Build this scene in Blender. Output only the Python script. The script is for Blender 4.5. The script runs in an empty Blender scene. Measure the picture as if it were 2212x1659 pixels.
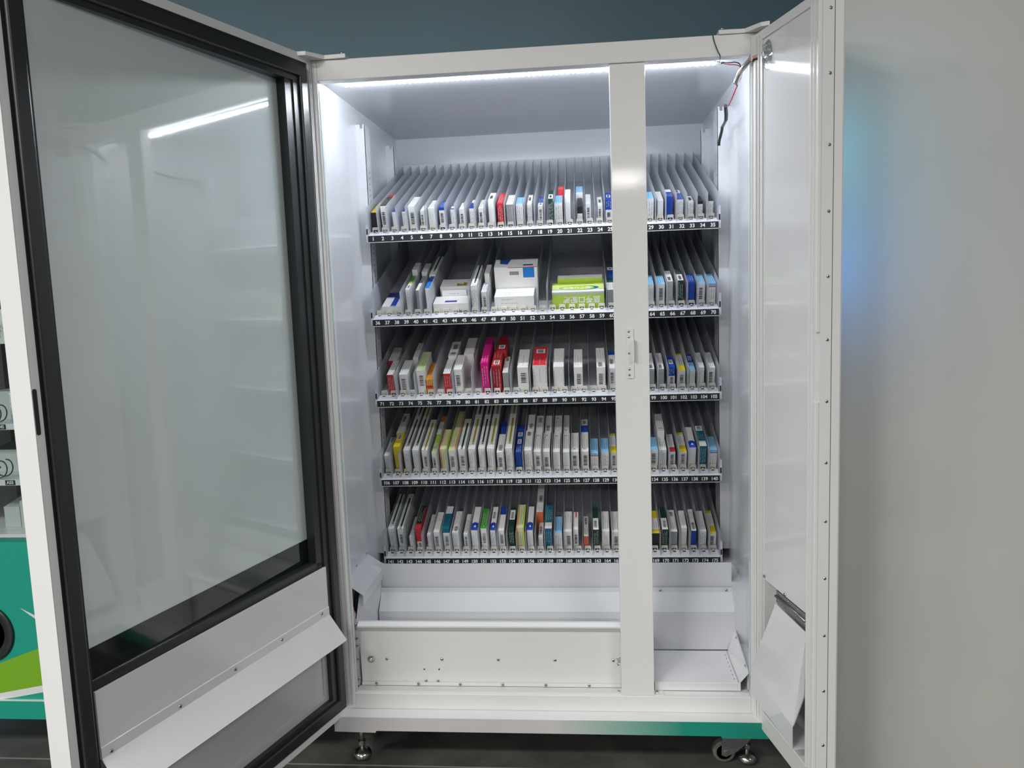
import bpy, bmesh, math, random
from mathutils import Vector, Matrix


LEDSTR, SCRSTR, LAMP, AMB, EXPO = 190.0, 9.0, 88.0, .13, 0.10

SC = bpy.context.scene
COL = SC.collection
PI = math.pi
A = math.radians(20.0)            # slope of the lanes
CA, SA = math.cos(A), math.sin(A)
random.seed(7)

# ------------------------------------------------------------------ materials
def srgb(*c):
    return tuple(((v / 255) / 12.92 if v / 255 <= .04045 else ((v / 255 + .055) / 1.055) ** 2.4) for v in c)

MATS = {}
def mat(name, col, rough=.5, metal=0.0, spec=.5, coat=0.0, emit=None, estr=0.0, bump=0.0, bscale=200.0, var=0.0, vscale=6.0, alpha=1.0, trans=0.0):
    if name in MATS:
        return MATS[name]
    m = bpy.data.materials.new(name)
    m.use_nodes = True
    nt = m.node_tree
    b = nt.nodes['Principled BSDF']
    b.inputs['Base Color'].default_value = (*col, 1)
    b.inputs['Roughness'].default_value = rough
    b.inputs['Metallic'].default_value = metal
    b.inputs['Specular IOR Level'].default_value = spec
    b.inputs['Coat Weight'].default_value = coat
    b.inputs['Coat Roughness'].default_value = .05
    b.inputs['Transmission Weight'].default_value = trans
    if alpha < 1:
        b.inputs['Alpha'].default_value = alpha
    if emit:
        b.inputs['Emission Color'].default_value = (*emit, 1)
        b.inputs['Emission Strength'].default_value = estr
    tc = nt.nodes.new('ShaderNodeTexCoord')
    if bump:
        n = nt.nodes.new('ShaderNodeTexNoise'); n.inputs['Scale'].default_value = bscale
        n.inputs['Detail'].default_value = 3
        bp = nt.nodes.new('ShaderNodeBump'); bp.inputs['Strength'].default_value = bump
        bp.inputs['Distance'].default_value = .001
        nt.links.new(tc.outputs['Object'], n.inputs['Vector'])
        nt.links.new(n.outputs['Fac'], bp.inputs['Height'])
        nt.links.new(bp.outputs['Normal'], b.inputs['Normal'])
        if coat:
            nt.links.new(bp.outputs['Normal'], b.inputs['Coat Normal'])
    if var:
        n = nt.nodes.new('ShaderNodeTexNoise'); n.inputs['Scale'].default_value = vscale
        n.inputs['Detail'].default_value = 5
        r = nt.nodes.new('ShaderNodeValToRGB')
        r.color_ramp.elements[0].position = .3; r.color_ramp.elements[1].position = .7
        r.color_ramp.elements[0].color = (*[c * (1 - var) for c in col], 1)
        r.color_ramp.elements[1].color = (*[min(1, c * (1 + var)) for c in col], 1)
        nt.links.new(tc.outputs['Object'], n.inputs['Vector'])
        nt.links.new(n.outputs['Fac'], r.inputs['Fac'])
        nt.links.new(r.outputs['Color'], b.inputs['Base Color'])
    MATS[name] = m
    return m

WHITE = mat('white_powder_coat', (.74, .74, .735), .4, spec=.25, coat=.3, bump=.04, bscale=260)
INNER = mat('inner_white_enamel', (.63, .645, .67), .14, spec=.5, bump=.03, bscale=500)
DOORW = mat('door_white_enamel', (.72, .72, .73), .07, spec=.5, bump=.012, bscale=300)
ALUF = mat('light_grey_frame', (.74, .75, .74), .35)
GASK = mat('black_rubber', (.022, .025, .026), .32, spec=.5, bump=.1, bscale=60)
BAND = mat('black_glass_print', (.008, .012, .012), .06, spec=.5, coat=.4)
GLASS = mat('misted_glass', (.60, .67, .66), .03, spec=.9, coat=.3, var=.05, vscale=2.0)
GREYP = mat('grey_gloss_panel', (.52, .52, .525), .16, spec=.5)
CHROME = mat('bolt_metal', (.62, .62, .6), .22, metal=1)
STEEL = mat('dull_zinc', (.30, .31, .30), .38, metal=.85)
DARK = mat('dark_recess', (.012, .012, .014), .6)
TEAL = mat('teal_paint', srgb(30, 150, 130), .4, spec=.4)
STRIP = mat('strip_black', (.017, .020, .023), .35, spec=.3)
NUMW = mat('numeral_white', (.78, .80, .78), .5)
CREAM = mat('cream_plastic', (.66, .64, .55), .35)
LANE = mat('lane_white', (.70, .71, .74), .3)
CABLEB = mat('black_cable', (.012, .012, .013), .4)
RUBY = mat('red_cable', (.45, .03, .04), .4)
PINK = mat('pink_cable', (.55, .33, .34), .3)
BEIGE = mat('beige_cable', (.6, .42, .28), .4)
GLINE = mat('pale_green_edge', (.45, .60, .56), .15)
LED = mat('led_lens', (.9, .9, .9), .3, emit=(.86, .91, 1.0), estr=LEDSTR)
SCREENM = None

def divider_mat():
    m = bpy.data.materials.new('frosted_acrylic'); m.use_nodes = True
    nt = m.node_tree; nt.nodes.clear()
    o = nt.nodes.new('ShaderNodeOutputMaterial')
    tr = nt.nodes.new('ShaderNodeBsdfTransparent'); tr.inputs['Color'].default_value = (.86, .88, .90, 1)
    df = nt.nodes.new('ShaderNodeBsdfDiffuse'); df.inputs['Color'].default_value = (.80, .81, .84, 1)
    tl = nt.nodes.new('ShaderNodeBsdfTranslucent'); tl.inputs['Color'].default_value = (.85, .86, .90, 1)
    gl = nt.nodes.new('ShaderNodeBsdfGlossy'); gl.inputs['Roughness'].default_value = .25
    m1 = nt.nodes.new('ShaderNodeMixShader'); m1.inputs[0].default_value = .45
    m2 = nt.nodes.new('ShaderNodeMixShader'); m2.inputs[0].default_value = .45
    m3 = nt.nodes.new('ShaderNodeMixShader'); m3.inputs[0].default_value = .05
    nt.links.new(df.outputs[0], m1.inputs[1]); nt.links.new(tl.outputs[0], m1.inputs[2])
    nt.links.new(tr.outputs[0], m2.inputs[1]); nt.links.new(m1.outputs[0], m2.inputs[2])
    nt.links.new(m2.outputs[0], m3.inputs[1]); nt.links.new(gl.outputs[0], m3.inputs[2])
    nt.links.new(m3.outputs[0], o.inputs[0])
    return m
ACRYL = divider_mat()

def clear_mat(name, f=.3, col=(.9, .92, .93), rough=.08):
    m = bpy.data.materials.new(name); m.use_nodes = True
    nt = m.node_tree; nt.nodes.clear()
    o = nt.nodes.new('ShaderNodeOutputMaterial')
    tr = nt.nodes.new('ShaderNodeBsdfTransparent'); tr.inputs['Color'].default_value = (*col, 1)
    gl = nt.nodes.new('ShaderNodeBsdfGlossy'); gl.inputs['Roughness'].default_value = rough
    mx = nt.nodes.new('ShaderNodeMixShader'); mx.inputs[0].default_value = f
    nt.links.new(tr.outputs[0], mx.inputs[1]); nt.links.new(gl.outputs[0], mx.inputs[2])
    nt.links.new(mx.outputs[0], o.inputs[0])
    return m
CLEAR = clear_mat('clear_plastic', .45)
WINDOW = clear_mat('window_glass', .05, (.93, .96, .95), .02)

# ------------------------------------------------------------------ mesh helper
class MB:
    def __init__(s, xf=None):
        s.bm = bmesh.new(); s.ms = []; s.xf = xf
    def mi(s, m):
        if m not in s.ms: s.ms.append(m)
        return s.ms.index(m)
    def v(s, p):
        return s.bm.verts.new(s.xf(*p) if s.xf else p)
    def face(s, pts, m, smooth=False):
        f = s.bm.faces.new([s.v(p) for p in pts]); f.material_index = s.mi(m); f.smooth = smooth
        return f
    def box(s, x0, x1, y0, y1, z0, z1, m, bev=0.0):
        P = [(x, y, z) for x in (x0, x1) for y in (y0, y1) for z in (z0, z1)]
        vs = [s.v(p) for p in P]
        k = s.mi(m); fs = []
        for q in ((0, 1, 3, 2), (4, 6, 7, 5), (0, 4, 5, 1), (2, 3, 7, 6), (0, 2, 6, 4), (1, 5, 7, 3)):
            f = s.bm.faces.new([vs[i] for i in q]); f.material_index = k; fs.append(f)
        if bev:
            es = list({e for f in fs for e in f.edges})
            r = bmesh.ops.bevel(s.bm, geom=es, offset=bev, segments=2, affect='EDGES', profile=.5)
            for f in r['faces']: f.material_index = k
        return fs
    def extr(s, poly, a0, a1, m, axis='x', smooth=False, caps=True):
        """poly: 2D points; axis x -> (y,z), y -> (x,z), z -> (x,y)"""
        def P(p, a):
            return (a, p[0], p[1]) if axis == 'x' else (p[0], a, p[1]) if axis == 'y' else (p[0], p[1], a)
        k = s.mi(m)
        v0 = [s.v(P(p, a0)) for p in poly]; v1 = [s.v(P(p, a1)) for p in poly]
        n = len(poly)
        for i in range(n):
            f = s.bm.faces.new([v0[i], v0[(i + 1) % n], v1[(i + 1) % n], v1[i]]); f.material_index = k; f.smooth = smooth
        if caps:
            f = s.bm.faces.new(v0[::-1]); f.material_index = k
            f = s.bm.faces.new(v1); f.material_index = k
    def sheet(s, pts, w0, w1, m, th=.0015, axis='x'):
        """folded sheet metal: polyline pts (2D) with thickness"""
        n = len(pts); off = []
        for i in range(n):
            a = Vector(pts[max(i - 1, 0)]); b = Vector(pts[min(i + 1, n - 1)])
            d = (b - a).normalized(); off.append((pts[i][0] - d.y * th, pts[i][1] + d.x * th))
        s.extr(list(pts) + off[::-1], w0, w1, m, axis)
    def lathe(s, c, prof, m, axis='z', seg=24, smooth=True, a0=0.0, a1=2 * PI):
        k = s.mi(m); full = abs(a1 - a0 - 2 * PI) < 1e-6
        rings = []
        for (r, h) in prof:
            ring = []
            for i in range(seg if full else seg + 1):
                t = a0 + (a1 - a0) * i / seg
                u, w = r * math.cos(t), r * math.sin(t)
                p = (u, w, h) if axis == 'z' else (u, h, w) if axis == 'y' else (h, u, w)
                ring.append(s.v((c[0] + p[0], c[1] + p[1], c[2] + p[2])))
            rings.append(ring)
        for a, b in zip(rings, rings[1:]):
            n = len(a)
            for i in range(n if full else n - 1):
                f = s.bm.faces.new([a[i], a[(i + 1) % n], b[(i + 1) % n], b[i]]); f.material_index = k; f.smooth = smooth
        for ring, rev in ((rings[0], True), (rings[-1], False)):
            if full and prof[0 if rev else -1][0] > 1e-6:
                f = s.bm.faces.new(ring[::-1] if rev else ring); f.material_index = k
    def tube(s, pts, r, m, seg=8):
        k = s.mi(m)
        pts = catmull(pts); rings = []; up = Vector((0, 0, 1))
        for i, p in enumerate(pts):
            d = (pts[min(i + 1, len(pts) - 1)] - pts[max(i - 1, 0)]).normalized()
            a = d.cross(up)
            if a.length < 1e-3: a = d.cross(Vector((1, 0, 0)))
            a.normalize(); b = d.cross(a)
            rings.append([s.v(p + (a * math.cos(2 * PI * j / seg) + b * math.sin(2 * PI * j / seg)) * r) for j in range(seg)])
        for a, b in zip(rings, rings[1:]):
            for j in range(seg):
                f = s.bm.faces.new([a[j], a[(j + 1) % seg], b[(j + 1) % seg], b[j]]); f.material_index = k; f.smooth = True
        for ring in (rings[0][::-1], rings[-1]):
            f = s.bm.faces.new(ring); f.material_index = k
    def mesh(s, name, fix=True):
        bmesh.ops.remove_doubles(s.bm, verts=s.bm.verts, dist=1e-6)
        if fix: bmesh.ops.recalc_face_normals(s.bm, faces=s.bm.faces)
        me = bpy.data.meshes.new(name); s.bm.to_mesh(me); s.bm.free()
        for m in s.ms: me.materials.append(m)
        return me
    def obj(s, name, parent=None, fix=True):
        o = bpy.data.objects.new(name, s.mesh(name, fix)); COL.objects.link(o)
        if parent: attach(o, parent)
        return o

def catmull(pts, n=6):
    P = [Vector(p) for p in pts]
    if len(P) < 3: return P
    out = []
    Q = [P[0] * 2 - P[1]] + P + [P[-1] * 2 - P[-2]]
    for i in range(1, len(Q) - 2):
        for j in range(n):
            t = j / n; a, b, c, d = Q[i - 1:i + 3]
            out.append(.5 * ((2 * b) + (c - a) * t + (2 * a - 5 * b + 4 * c - d) * t * t + (3 * b - a - 3 * c + d) * t ** 3))
    out.append(P[-1]); return out

def attach(o, parent):
    o.parent = parent
    # meshes are authored in world space unless the parent is a placed Empty
    w = parent.get('_at')
    if w is not None:
        pass
    return o

def thing(name, label, cat, loc=(0, 0, 0), group=None):
    o = bpy.data.objects.new(name, None); COL.objects.link(o)
    o.location = loc; o.empty_display_size = .05
    o['label'] = label; o['category'] = cat
    if group: o['group'] = group
    return o
def tag(o, label, cat, group=None):
    o['label'] = label; o['category'] = cat
    if group: o['group'] = group
    return o
def structure(o):
    o['kind'] = 'structure'; return o
def dup(src, parent, loc=(0, 0, 0), rot=None, name=None):
    o = src.copy(); COL.objects.link(o); o.parent = parent; o.location = loc
    if rot is not None: o.rotation_euler = rot
    return o

def text_mesh(s, size, bold=.0, ext=0.0002):
    cu = bpy.data.curves.new('t', 'FONT'); cu.body = s; cu.size = size
    cu.align_x = 'CENTER'; cu.align_y = 'CENTER'; cu.offset = bold; cu.extrude = ext; cu.resolution_u = 3
    o = bpy.data.objects.new('t', cu); COL.objects.link(o)
    dg = bpy.context.evaluated_depsgraph_get(); dg.update()
    me = bpy.data.meshes.new_from_object(o.evaluated_get(dg))
    bpy.data.objects.remove(o); bpy.data.curves.remove(cu)
    return me

def screw_obj(parent, loc, nrm, r=.004, name='screw', slot=True):
    """a pan-head screw lying on a surface with normal nrm"""
    key = 'screw%.4f' % r
    me = bpy.data.meshes.get(key)
    if me is None:
        b = MB()
        b.lathe((0, 0, 0), [(r, -.0004), (r, .0006), (r * .85, r * .32), (r * .5, r * .5), (r * .34, r * .52)], CHROME, 'z', 16)
        b.box(-r * .75, r * .75, -r * .12, r * .12, r * .42, r * .545, DARK)
        b.box(-r * .12, r * .12, -r * .75, r * .75, r * .42, r * .545, DARK)
        me = b.mesh(key)
    o = bpy.data.objects.new(name, me); COL.objects.link(o); o.parent = parent
    o.location = loc
    q = Vector((0, 0, 1)).rotation_difference(Vector(nrm).normalized())
    o.rotation_mode = 'QUATERNION'; o.rotation_quaternion = q
    return o

# ------------------------------------------------------------------ the room
def room():
    m = bpy.data.materials.new('dark_floor_tile'); m.use_nodes = True
    nt = m.node_tree; b = nt.nodes['Principled BSDF']
    tc = nt.nodes.new('ShaderNodeTexCoord'); mp = nt.nodes.new('ShaderNodeMapping')
    mp.inputs['Location'].default_value = (.95, .803, 0)
    br = nt.nodes.new('ShaderNodeTexBrick'); br.offset = 0
    br.inputs['Scale'].default_value = 1; br.inputs['Mortar Size'].default_value = .0035
    br.inputs['Mortar Smooth'].default_value = .3
    br.inputs['Brick Width'].default_value = 1.6; br.inputs['Row Height'].default_value = .8
    nz = nt.nodes.new('ShaderNodeTexNoise'); nz.inputs['Scale'].default_value = 7; nz.inputs['Detail'].default_value = 8
    rp = nt.nodes.new('ShaderNodeValToRGB')
    rp.color_ramp.elements[0].position = .35; rp.color_ramp.elements[0].color = (.066, .067, .062, 1)
    rp.color_ramp.elements[1].position = .75; rp.color_ramp.elements[1].color = (.13, .13, .12, 1)
    br.inputs['Mortar'].default_value = (.30, .30, .28, 1)
    nt.links.new(tc.outputs['Object'], mp.inputs['Vector']); nt.links.new(mp.outputs['Vector'], br.inputs['Vector'])
    nt.links.new(tc.outputs['Object'], nz.inputs['Vector']); nt.links.new(nz.outputs['Fac'], rp.inputs['Fac'])
    nt.links.new(rp.outputs['Color'], br.inputs['Color1']); nt.links.new(rp.outputs['Color'], br.inputs['Color2'])
    nt.links.new(br.outputs['Color'], b.inputs['Base Color'])
    b.inputs['Roughness'].default_value = .38
    f = MB(); f.box(-4.5, 3.2, -11, 1.25, -.1, 0, m); structure(f.obj('floor'))
    wb = mat('slate_blue_wall', srgb(128, 160, 174), .6, var=.05, vscale=1.5)
    w = MB(); w.box(-4.5, 3.2, 1.25, 1.35, -.1, 3.0, wb); structure(w.obj('wall_back'))
    wr = mat('warm_grey_wall', (.52, .515, .485), .42, var=.03, vscale=3.0, bump=.04, bscale=120)
    w = MB(); w.box(.690, 3.2, -.02, .01, -.1, 3.0, wr); structure(w.obj('wall_right'))
    wc = mat('ceiling_white', (.6, .6, .58), .8)
    w = MB(); w.box(-4.5, 3.2, -11, 1.35, 3.0, 3.1, wc); structure(w.obj('ceiling'))
room()

# ------------------------------------------------------------------ the machine
VM = thing('vending_machine', 'white medicine vending machine with both doors open and five lit shelves', 'vending machine')

b = MB()
b.box(-.570, -.558, .034, 1.015, .13, 1.876, INNER)
b.box(.566, .575, .034, 1.015, .13, 1.876, INNER)
b.box(-.558, .566, 1.0, 1.015, .13, 1.876, INNER)
b.box(-.558, .566, .034, 1.0, 1.858, 1.876, INNER)
b.box(-.558, .566, .034, 1.0, .165, .205, INNER)
b.obj('cabinet_shell', VM)
for x0, x1, xe in ((-.570, -.5238, -.5238), (.5381, .575, .5381)):
    b = MB()
    b.box(x0, x1, 0, .034, .165, 1.876, WHITE, .0015)
    s = 1 if x0 < 0 else -1
    # rolled gasket grooves along the outer side of the post
    for g in (.0085, .017, .0245):
        xg = xe - s * g
        b.lathe((xg, 0.0, .175), [(.0026, 0), (.0026, 1.69)], WHITE, 'z', 10)
    b.box(min(xe, xe + s * .0012), max(xe, xe + s * .0012), .006, .014, .21, 1.82, GLINE)
    b.obj('frame_post', VM)
b = MB(); b.box(-.5238, .5381, 0, .033, 1.8263, 1.876, WHITE, .0015)
b.obj('top_rail', VM)
b = MB(); b.box(-.5238, .5381, 0, .045, .165, .2088, WHITE, .0015)
b.obj('bottom_rail', VM)

# base with the white-to-teal fade of its printed film
def base_mat():
    m = bpy.data.materials.new('fading_teal_film'); m.use_nodes = True
    nt = m.node_tree; b = nt.nodes['Principled BSDF']
    tc = nt.nodes.new('ShaderNodeTexCoord'); sx = nt.nodes.new('ShaderNodeSeparateXYZ')
    mr = nt.nodes.new('ShaderNodeMapRange')
    mr.inputs['From Min'].default_value = .02; mr.inputs['From Max'].default_value = .36
    rp = nt.nodes.new('ShaderNodeValToRGB')
    rp.color_ramp.elements[0].color = (.60, .585, .59, 1); rp.color_ramp.elements[1].color = (*srgb(26, 142, 122), 1)
    e = rp.color_ramp.elements.new(.45); e.color = (.30, .46, .40, 1)
    nt.links.new(tc.outputs['Object'], sx.inputs[0]); nt.links.new(sx.outputs['X'], mr.inputs['Value'])
    nt.links.new(mr.outputs[0], rp.inputs[0]); nt.links.new(rp.outputs[0], b.inputs['Base Color'])
    b.inputs['Roughness'].default_value = .4
    return m
BASEM = base_mat()
b = MB()
pl = [(-.5705, .124), (-.459, .122), (-.4555, .1275), (.452, .1275), (.456, .122), (.5715, .122), (.5715, .165), (-.5705, .165)]
b.extr(pl, -.0475, -.0455, BASEM, 'y')
b.box(-.5705, .5715, -.0455, 1.01, .1625, .165, WHITE)
b.box(-.5705, -.566, -.0455, 1.01, .128, .1625, WHITE); b.box(.567, .5715, -.0455, 1.01, .128, .1625, WHITE)
b.obj('base_plinth', VM)

# casters and levelling feet
def caster(x, y, wheel_y):
    b = MB()
    b.box(x - .012, x + .092, y - .02, y + .045, .1215, .128, STEEL, .001)
    pl = [(x - .006, .122), (x + .086, .122), (x + .079, .088), (x + .060, .060), (x + .030, .034), (x + .004, .020), (x - .008, .024)]
    b.extr(pl, y - .019, y - .0165, STEEL, 'y')
    b.extr(pl, y + .0165, y + .019, STEEL, 'y')
    fr = b.obj('caster', VM)
    tread = mat('grey_caster_tread', (.15, .15, .14), .4); hub = mat('dark_caster_hub', (.05, .05, .05), .4)
    w = MB()
    w.lathe((x, y, .0305), [(.0205, -.013), (.0255, -.0135), (.0295, -.012), (.0305, -.008), (.0305, .008), (.0295, .012), (.0255, .0135), (.0205, .013)], tread, 'y', 36)
    w.lathe((x, y, .0305), [(.0205, -.011), (.0175, -.009), (.004, -.009)], hub, 'y', 36)
    w.lathe((x, y, .0305), [(.0225, -.0139), (.0215, -.0142), (.0205, -.0139)], CHROME, 'y', 36)
    w.obj('wheel', fr)
    w = MB(); w.lathe((x + .004, y, .033), [(.0062, -.024), (.0062, -.019), (.0035, -.0188)], CHROME, 'y', 6, False); w.obj('axle_bolt', fr)
caster(.475, .055, 1)
caster(-.545, .17, 1)
def foot(x, y):
    b = MB()
    b.lathe((x, y, .006), [(.020, 0), (.0255, .004), (.0255, .011), (.0225, .018), (.012, .0225), (.0065, .026)], CHROME, 'z', 28)
    b.lathe((x, y, .03), [(.0065, 0), (.0065, .095)], CHROME, 'z', 12)
    b.lathe((x, y, .043), [(.0115, 0), (.0115, .011)], CHROME, 'z', 6, False)
    b.obj('levelling_foot', VM)
foot(-.5215, .03); foot(.5345, .045)

# centre post with latch plate
b = MB(); b.box(.2024, .2881, .006, .040, .2088, 1.8263, WHITE, .0016)
b.box(.178, .2024, .006, .040, .2088, .2103, WHITE); b.box(.2881, .313, .006, .040, .2088, .2103, WHITE)
MUL = b.obj('centre_post', VM)
b = MB()
x0, x1 = .2318, .2492
def rr(x0, x1, z0, z1, r, seg=4):
    o = []
    for cx, cz, a in ((x1 - r, z1 - r, 0), (x0 + r, z1 - r, 90), (x0 + r, z0 + r, 180), (x1 - r, z0 + r, 270)):
        for i in range(seg + 1):
            t = math.radians(a + 90 * i / seg); o.append((cx + r * math.cos(t), cz + r * math.sin(t)))
    return o
b.extr(rr(x0, x1, 1.0575, 1.1836, .003), .0025, .006, WHITE, 'y')
b.extr([(x1 - .0035, 1.103), (x1, 1.1), (x1, 1.157), (x1 - .0035, 1.154)], -.012, .0036, WHITE, 'y')
LP = b.obj('latch_plate', MUL)
for z in (1.1765, 1.1625, 1.1217, 1.0807, 1.0665):
    screw_obj(MUL, (.2376, .0024, z), (0, -1, 0), .0033)
for x in (.1945, .2965):
    screw_obj(MUL, (x, .022, .2104), (0, 0, 1), .0038)

# slotted shelf uprights
def upright(x0, x1, y0, y1, face):
    b = MB()
    zt, zb = 1.808, .452
    pl = [(x0, zb), (x1, zb), (x1, zt), (x1 - (x1 - x0) * .22, zt), (x1 - (x1 - x0) * .22, zt - .012),
          (x1 - (x1 - x0) * .5, zt - .012), (x1 - (x1 - x0) * .5, zt), (x0, zt)]
    if face < 0:
        pl = [(x0 + x1 - p[0], p[1]) for p in pl][::-1]
    b.extr(pl, y0, y0 + .0016, INNER, 'y')
    xf = x1 if face > 0 else x0
    b.box(min(xf, xf - face * .0015), max(xf, xf - face * .0015), y0, y1, zb, zt - .002, INNER)
    z = 1.665
    while z > zb + .03:
        e = xf + face * .0003
        b.face([(e, y0 + .022, z - .002), (e, y0 + .036, z + .004), (e, y0 + .036, z + .0062), (e, y0 + .022, z + .0002)], DARK)
        z -= .0178
    b.obj('slotted_upright', VM)
upright(-.558, -.5295, .452, .508, 1)
upright(-.558, -.5295, .832, .888, 1)
upright(.5355, .566, .482, .555, -1)
upright(.5355, .566, .832, .888, -1)

# LED strip along the ceiling
b = MB(); b.box(-.5, .481, .151, .165, 1.8548, 1.858, WHITE)
LS = b.obj('led_strip', VM)
lb = MB()
lb.lathe((0, 0, 0), [(.0052, 0), (.0054, -.0025), (.0046, -.0052), (.0026, -.0072), (.0003, -.0076)], LED, 'z', 10)
lme = lb.mesh('led_bead')
NL = 68
for i in range(NL):
    o = bpy.data.objects.new('led', lme); COL.objects.link(o); o.parent = LS
    o.location = (-.4945 + i * (.4755 + .4945) / (NL - 1), .158, 1.8548)

# lower compartment: wall under the shelves, sloping plates, front panel, trough, tray
b = MB()
b.box(-.5295, .5365, .275, .278, .404, .478, INNER)
b.extr([(.275, .478), (.43, .415), (.43, .4135), (.278, .4765)], -.5295, .5365, INNER, 'x')
b.obj('rear_panel', VM)
b = MB()
b.sheet([(.268, .406), (.266, .392), (.226, .348), (.226, .235)], .2881, .5365, INNER)
b.sheet([(.268, .406), (.266, .392), (.226, .348), (.226, .30), (.06, .30)], -.507, .2866, INNER)
pl = b.obj('chute_plate', VM)
for x in (.3290, .5185):
    screw_obj(pl, (x, .263, .399), (0, -1, .05), .0042)
b = MB()
b.sheet([(.062, .384), (.052, .3945), (.044, .3945), (.031, .3875), (.031, .3835), (.050, .364), (.050, .2088)], -.516, .2866, WHITE, .0016)
b.box(-.516, .2024, .046, .0485, .2088, .2185, WHITE)
FP = b.obj('front_panel', VM)
for x in (-.4424, -.2875, -.1308, .025, .1826):
    screw_obj(FP, (x, .0495, .284), (0, -1, 0), .0042)
for x in (-.3347, -.3009):
    screw_obj(FP, (x, .0495, .222), (0, -1, 0), .0038)
for x in (-.4746, -.3554, -.2387, -.1205, -.0022, .1161):
    screw_obj(FP, (x, .0458, .2143), (0, -1, .2), .0042)
b = MB(); b.lathe((-.487, .0495, .2837), [(.0095, 0), (.0095, -.002), (.006, -.003), (.006, -.006), (.0035, -.0075)], CHROME, 'y', 20); b.obj('lock_bolt', FP)
for x, z in ((-.3382, .2555), (-.2966, .2555)):
    b = MB(); b.lathe((x, .0485, z), [(.0021, 0), (.0021, -.0005)], DARK, 'y', 12)
    b.obj('screw_hole', FP)
b = MB()  # handwriting in black marker by the post
for q in (((.1900, .290), (.196, .2885), (.199, .292), (.202, .290)), ((.1925, .286), (.197, .2835), (.1995, .287), (.201, .284)),
          ((.1935, .281), (.1965, .278), (.1985, .282), (.2015, .2785)), ((.1905, .2755), (.195, .2740), (.1935, .2705), (.200, .2720))):
    b.tube([(x, .0494, z) for x, z in q], .0005, CABLEB, 5)
b.obj('ink_mark', FP)
# left liner with side screws
b = MB()
b.face([(-.5225, .045, .2088), (-.507, .27, .2088), (-.507, .27, .46), (-.5225, .09, .455), (-.5225, .05, .40)], INNER)
b.face([(-.5225, .045, .2088), (-.5225, .05, .40), (-.558, .05, .40), (-.558, .045, .2088)], WHITE)
LN = b.obj('side_liner', VM, fix=False)
for y, z in ((.0415, .389), (.047, .3479), (.047, .3262), (.043, .289), (.043, .2311)):
    screw_obj(LN, (-.5215, y - .004, z), (.5, -1, 0), .0042)
# wire cover above it
b = MB()
P = [(-.5575, .497), (-.5555, .494), (-.505, .4600), (-.505, .431)]
k = len(P)
b.sheet(P, .068, .315, INNER, .0012, 'y')
WC = b.obj('wire_cover', VM)
for y in (.09, .19, .30):
    screw_obj(WC, (-.5570, y, .503), (1, 0, 0), .0036)
b = MB(); b.box(-.5578, -.5568, .075, .31, .494, .511, INNER); b.obj('cover_flange', WC)
# right tray
b = MB()
b.sheet([(.224, .2325), (.0335, .2325), (.030, .2315), (.030, .2115), (.034, .2112)], .2915, .5165, DOORW, .0014)
TR = b.obj('pickup_tray', VM)
b = MB()
b.face([(.5155, .222, .2332), (.5362, .228, .292), (.5362, .026, .262), (.5155, .031, .2332)], DOORW)
b.face([(.5362, .228, .292), (.5362, .026, .262), (.5362, .026, .268), (.5362, .228, .305)], DOORW)
WG = b.obj('tray_wing', TR, fix=False)
b = MB()
for i in range(7):
    y = .05 + i * .024
    b.box(.5035, .5045, y, y + .007, .2326, .2331, DARK)
b.box(.5120, .5126, .034, .22, .2326, .2332, DARK)
b.obj('tray_slot', TR)
for y, z in ((.06, .268), (.19, .288)):
    screw_obj(TR, (.534, y, z), (-1, 0, .35), .0036)
# right lower liner
b = MB(); b.box(.5365, .5665, .21, 1.0, .205, .42, INNER); b.box(.5365, .566, .045, .21, .205, .26, INNER)
b.obj('lower_liner', VM)
b = MB(); b.box(-.558, -.5295, .262, 1.0, .205, .42, INNER)
b.obj('lower_liner', VM)

# hinge brackets on top
def bracket(s):
    b = MB()
    if s < 0:
        pl = [(-.446, -.010), (-.500, -.006), (-.533, -.050), (-.560, -.050), (-.560, .05), (-.446, .05)]
    else:
        pl = [(.462, -.006), (.522, -.004), (.552, -.046), (.570, -.052), (.570, .05), (.462, .05)]
    b.extr(pl, 1.8762, 1.8855, WHITE, 'z')
    o = b.obj('hinge_bracket', VM)
    x = -.456 if s < 0 else .470
    w = MB(); w.lathe((x, -.003, 1.8855), [(.0042, 0), (.0042, .004), (.003, .0052)], CHROME, 'z', 12); w.obj('hinge_bolt', o)
bracket(-1); bracket(1)

# ---------------------------------------------------------------- glass door
TL = math.radians(18)
def XL(u, w, z):
    return (-.5375 - math.sin(TL) * u + math.cos(TL) * w, -math.cos(TL) * u - math.sin(TL) * w, z)
NLv = (math.cos(TL), -math.sin(TL), 0)
def ring(b, u0, u1, z0, z1, U0, U1, Z0, Z1, w0, w1, m, bev=0):
    """rectangular frame: outer u0..u1,z0..z1 around the opening U0..U1,Z0..Z1"""
    b.box(u0, U0, w0, w1, z0, z1, m, bev); b.box(U1, u1, w0, w1, z0, z1, m, bev)
    b.box(U0, U1, w0, w1, z0, Z0, m, bev); b.box(U0, U1, w0, w1, Z1, z1, m, bev)
b = MB(XL)
ring(b, 0, .827, .162, 1.885, .017, .811, .178, 1.866, -.052, 0, ALUF)
b.box(.8262, .8275, -.052, .0, .162, 1.885, WHITE)
b.box(.003, .824, -.056, -.052, .162, 1.885, WHITE)
GD = b.obj('glass_door', VM)
b = MB(XL)   # rubber gasket frame with a rolled bead
ring(b, .017, .811, .178, 1.866, .073, .768, .225, 1.815, -.03, -.002, GASK)
for (u0, u1, z0, z1) in ((.024, .052, .19, 1.855), (.776, .804, .19, 1.855), (.04, .79, 1.828, 1.856), (.04, .79, .188, .214)):
    b.box(u0, u1, -.004, .006, z0, z1, GASK, .0035)
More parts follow.
